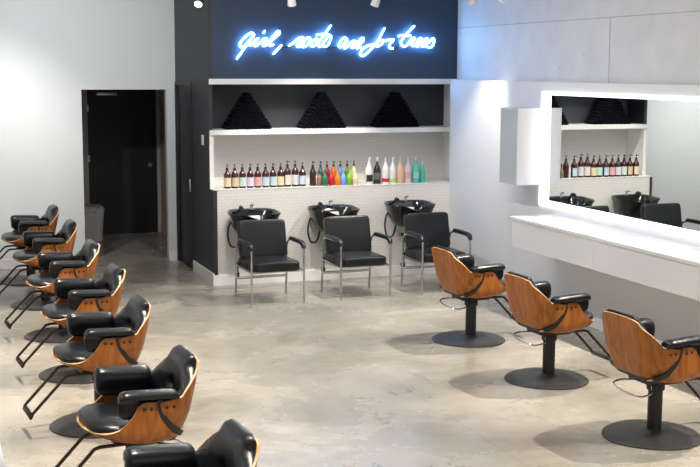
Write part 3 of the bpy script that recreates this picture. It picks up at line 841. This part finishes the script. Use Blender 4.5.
for wd in ('girl', 'roots', 'are', 'for', 'trees'):
    b = MB()
    for st in NEON[wd]:
        pts = [Vector((x-4.8, 0, z-2.8)) for x, z in st]
        # where strokes cross, one passes in front of the other
        pts = [p+Vector((0, -.004*math.sin(i*1.3), 0)) for i, p in enumerate(pts)]
        b.tube(pts, NEON_R, 8, smooth=5 if len(pts) > 2 else 0)
    b.build('glass_word', M['neon'], t, label=f'lit script word {wd}')
b = MB()
for x in (3.70, 3.95, 4.30, 4.62, 4.88, 5.10, 5.36, 5.68, 5.97):
    b.lathe([(0, 0), (.009, 0), (.006, .02), (.006, .034), (0, .034)], 8, (x-4.8, .0, -.04), axis='Y')
b.build('tube_standoffs', M['black'], t)
for a, c_ in (((4.02, 2.757), (4.19, 2.752)), ((4.61, 2.757), (4.815, 2.752)), ((5.10, 2.745), (5.11, 2.72)), ((5.51, 2.745), (5.60, 2.80))):
    MB().tube([(a[0]-4.8, .018, a[1]-2.8), ((a[0]+c_[0])/2-4.8, .03, min(a[1], c_[1])-2.81), (c_[0]-4.8, .018, c_[1]-2.8)], .006, 8, smooth=5).build('jumper_cable', M['rubber'], t)

# ------------------------------------------------------------------ track lights
def track(label, p0, p1):
    t = thing('light_track', label, 'light track', p0)
    d = Vector(p1)-Vector(p0); L = d.length
    b = MB()
    if abs(d.x) > abs(d.y): b.box((0, -.018, 0), (L, .018, .03), .003)
    else: b.box((-.018, 0, 0), (.018, L, .03), .003)
    b.build('rail', M['white'], t, smooth=False)
    n = max(2, int(L/2)+1)
    for i in range(n):
        q = d*((i+.25)/n)
        MB().tube([q+Vector((0, 0, .03)), q+Vector((0, 0, ZC-p0[2]))], .006, 8).build('hanger_rod', M['white'], t)
    return t
HEADS = []
def spot_head(label, rail, lens, aim, body, power, size=55, blend=.6, col=(1., .93, .84), rad=.03):
    """rail: point under the track, lens: centre of the lens, aim: point lit"""
    rail, lens, aim = Vector(rail), Vector(lens), Vector(aim)
    t = thing('track_spotlight', label, 'spotlight', rail)
    ax = (aim-lens).normalized()
    q = ax.to_track_quat('Z', 'Y').to_matrix()
    def put(b, c):
        for v in b.bm.verts: v.co = q @ v.co + c
        return b
    b = MB(); b.lathe([(.030, -.15), (.040, -.14), (.044, -.05), (.047, 0), (.042, 0), (.040, -.012), (0, -.012)], 22)
    put(b, lens-rail); b.bm.verts.ensure_lookup_table(); b.build('lamp_head', body, t)
    b = MB(); b.lathe([(0, -.008), (.040, -.008), (.040, -.004), (0, -.003)], 20); put(b, lens-rail)
    b.build('lens', M['lens'], t)
    b = MB(); top = q @ Vector((0, 0, -.08)) + (lens-rail)
    b.tube([(0, 0, 0), (0, 0, -.03), top], .009, 8); b.build('yoke', body, t)
    ld = bpy.data.lights.new('spot_beam', 'SPOT'); ld.energy = power*LSPOT; ld.spot_size = math.radians(size); ld.spot_blend = blend
    ld.color = col; ld.shadow_soft_size = rad
    lo = bpy.data.objects.new('spot_beam', ld); COL.objects.link(lo); lo.parent = t
    lo.location = (lens-rail)+ax*.02; lo.rotation_euler = (-ax).to_track_quat('Z', 'Y').to_euler()
    HEADS.append(t)
    return t
track('white lighting track above the shampoo wall', (2.5, 12.5, 3.55), (5.6, 12.5, 3.55))
track('white lighting track along the mirror wall', (5.9, 1.0, 3.55), (5.9, 12.6, 3.55))
track('white lighting track along the left row of chairs', (.9, 1.0, 3.55), (.9, 14.0, 3.55))
CR = 'wall'
spot_head('black track spotlight at the top left of the dark wall', (2.90, 12.5, 3.55), (2.863, 12.48, 3.15), (1.2, 9.0, 0), M['black'], 60)
spot_head('white track spotlight above the left of the neon sign', (3.86, 12.5, 3.55), (3.896, 12.54, 3.165), (4.3, 13.4, .9), M['trim'], 75, 70)
spot_head('white track spotlight above the right of the neon sign', (4.88, 12.5, 3.55), (4.838, 12.54, 3.18), (4.3, 13.5, .9), M['trim'], 75, 70)
spot_head('white track spotlight by the corner of the dark wall and the concrete', (5.9, 12.05, 3.55), (5.72, 11.90, 3.19), (6.2, 12.7, 1.3), M['trim'], 90, 52, .9)
spot_head('white track spotlight on the mirror wall track, second from the corner', (5.9, 11.3, 3.55), (5.72, 11.27, 3.185), (4.2, 12.1, 0), M['trim'], 220, 58)
ord2 = ['third', 'fourth', 'fifth', 'sixth', 'seventh']
for i, y in enumerate((10.2, 8.6, 7.0, 5.4)):
    spot_head(f'white track spotlight on the mirror wall track, {ord2[i]} from the corner', (5.9, y, 3.55), (5.86, y, 3.3), (4.75, y, 0), M['trim'], 275, 52, .45, (1., .90, .77))
for i, y in enumerate((11.7, 10.1, 8.5, 6.9, 5.3)):
    spot_head('white track spotlight above the left row, ' + ['farthest', 'second from the far end', 'middle one', 'second from the near end', 'nearest'][i], (.9, y, 3.55), (.93, y, 3.3), (1.45, y-.2, 0), M['trim'], 250, 62, .5, (1., .90, .78))
spot_head('unseen track spotlight added to brighten the pale back wall, by the wall', (.9, 13.0, 3.55), (.9, 13.05, 3.3), (.7, 15.5, 1.0), M["trim"], 150, 78, 1., (1., .97, .93))  # this head and the next are added to brighten the pale wall
spot_head('unseen track spotlight added to brighten the pale back wall, farther from it', (.9, 12.2, 3.55), (.95, 12.25, 3.3), (2.0, 15.5, 3.0), M['trim'], 105, 66, .95, (.95, .98, 1.))
# unseen linear fixtures added under the ceiling for soft ambient fill
def linear(label, x, y0, y1, power):
    t = thing('fill_light', label, 'fill light', (x, (y0+y1)/2, ZC))
    L = (y1-y0)/2
    bx((-.06, -L, -.05), (.06, L, 0), .004).build('housing', M['white'], t, smooth=False)
    ld = bpy.data.lights.new('fill_area', 'AREA'); ld.shape = 'RECTANGLE'; ld.size = .1; ld.size_y = 2*L; ld.energy = power*LAREA; ld.color = (1, .97, .93)
    lo = bpy.data.objects.new('fill_area', ld); COL.objects.link(lo); lo.parent = t; lo.location = (0, 0, -.055)
for i, (y0, y1) in enumerate(((3.4, 6.0), (6.8, 9.4), (10.2, 11.8))):
    linear('unseen linear fill light added over the middle of the room, ' + ['nearest', 'middle one', 'farthest'][i], 3.1, y0, y1, (40, 85, 100)[i])

# ------------------------------------------------------------------ world and view
wd = bpy.data.worlds.new('daylight'); scene.world = wd; wd.use_nodes = True
bg = wd.node_tree.nodes['Background']; bg.inputs[0].default_value = (.94, .97, 1., 1); bg.inputs[1].default_value = WORLD
scene.view_settings.view_transform = 'Standard'; scene.view_settings.look = 'None'
scene.view_settings.exposure = EXPOSURE; scene.view_settings.gamma = 1; scene.view_settings.use_curve_mapping = False
scene.cycles.use_denoising = True
scene.cycles.max_bounces = 8; scene.cycles.diffuse_bounces = 4; scene.cycles.glossy_bounces = 4
scene.cycles.sample_clamp_indirect = 6
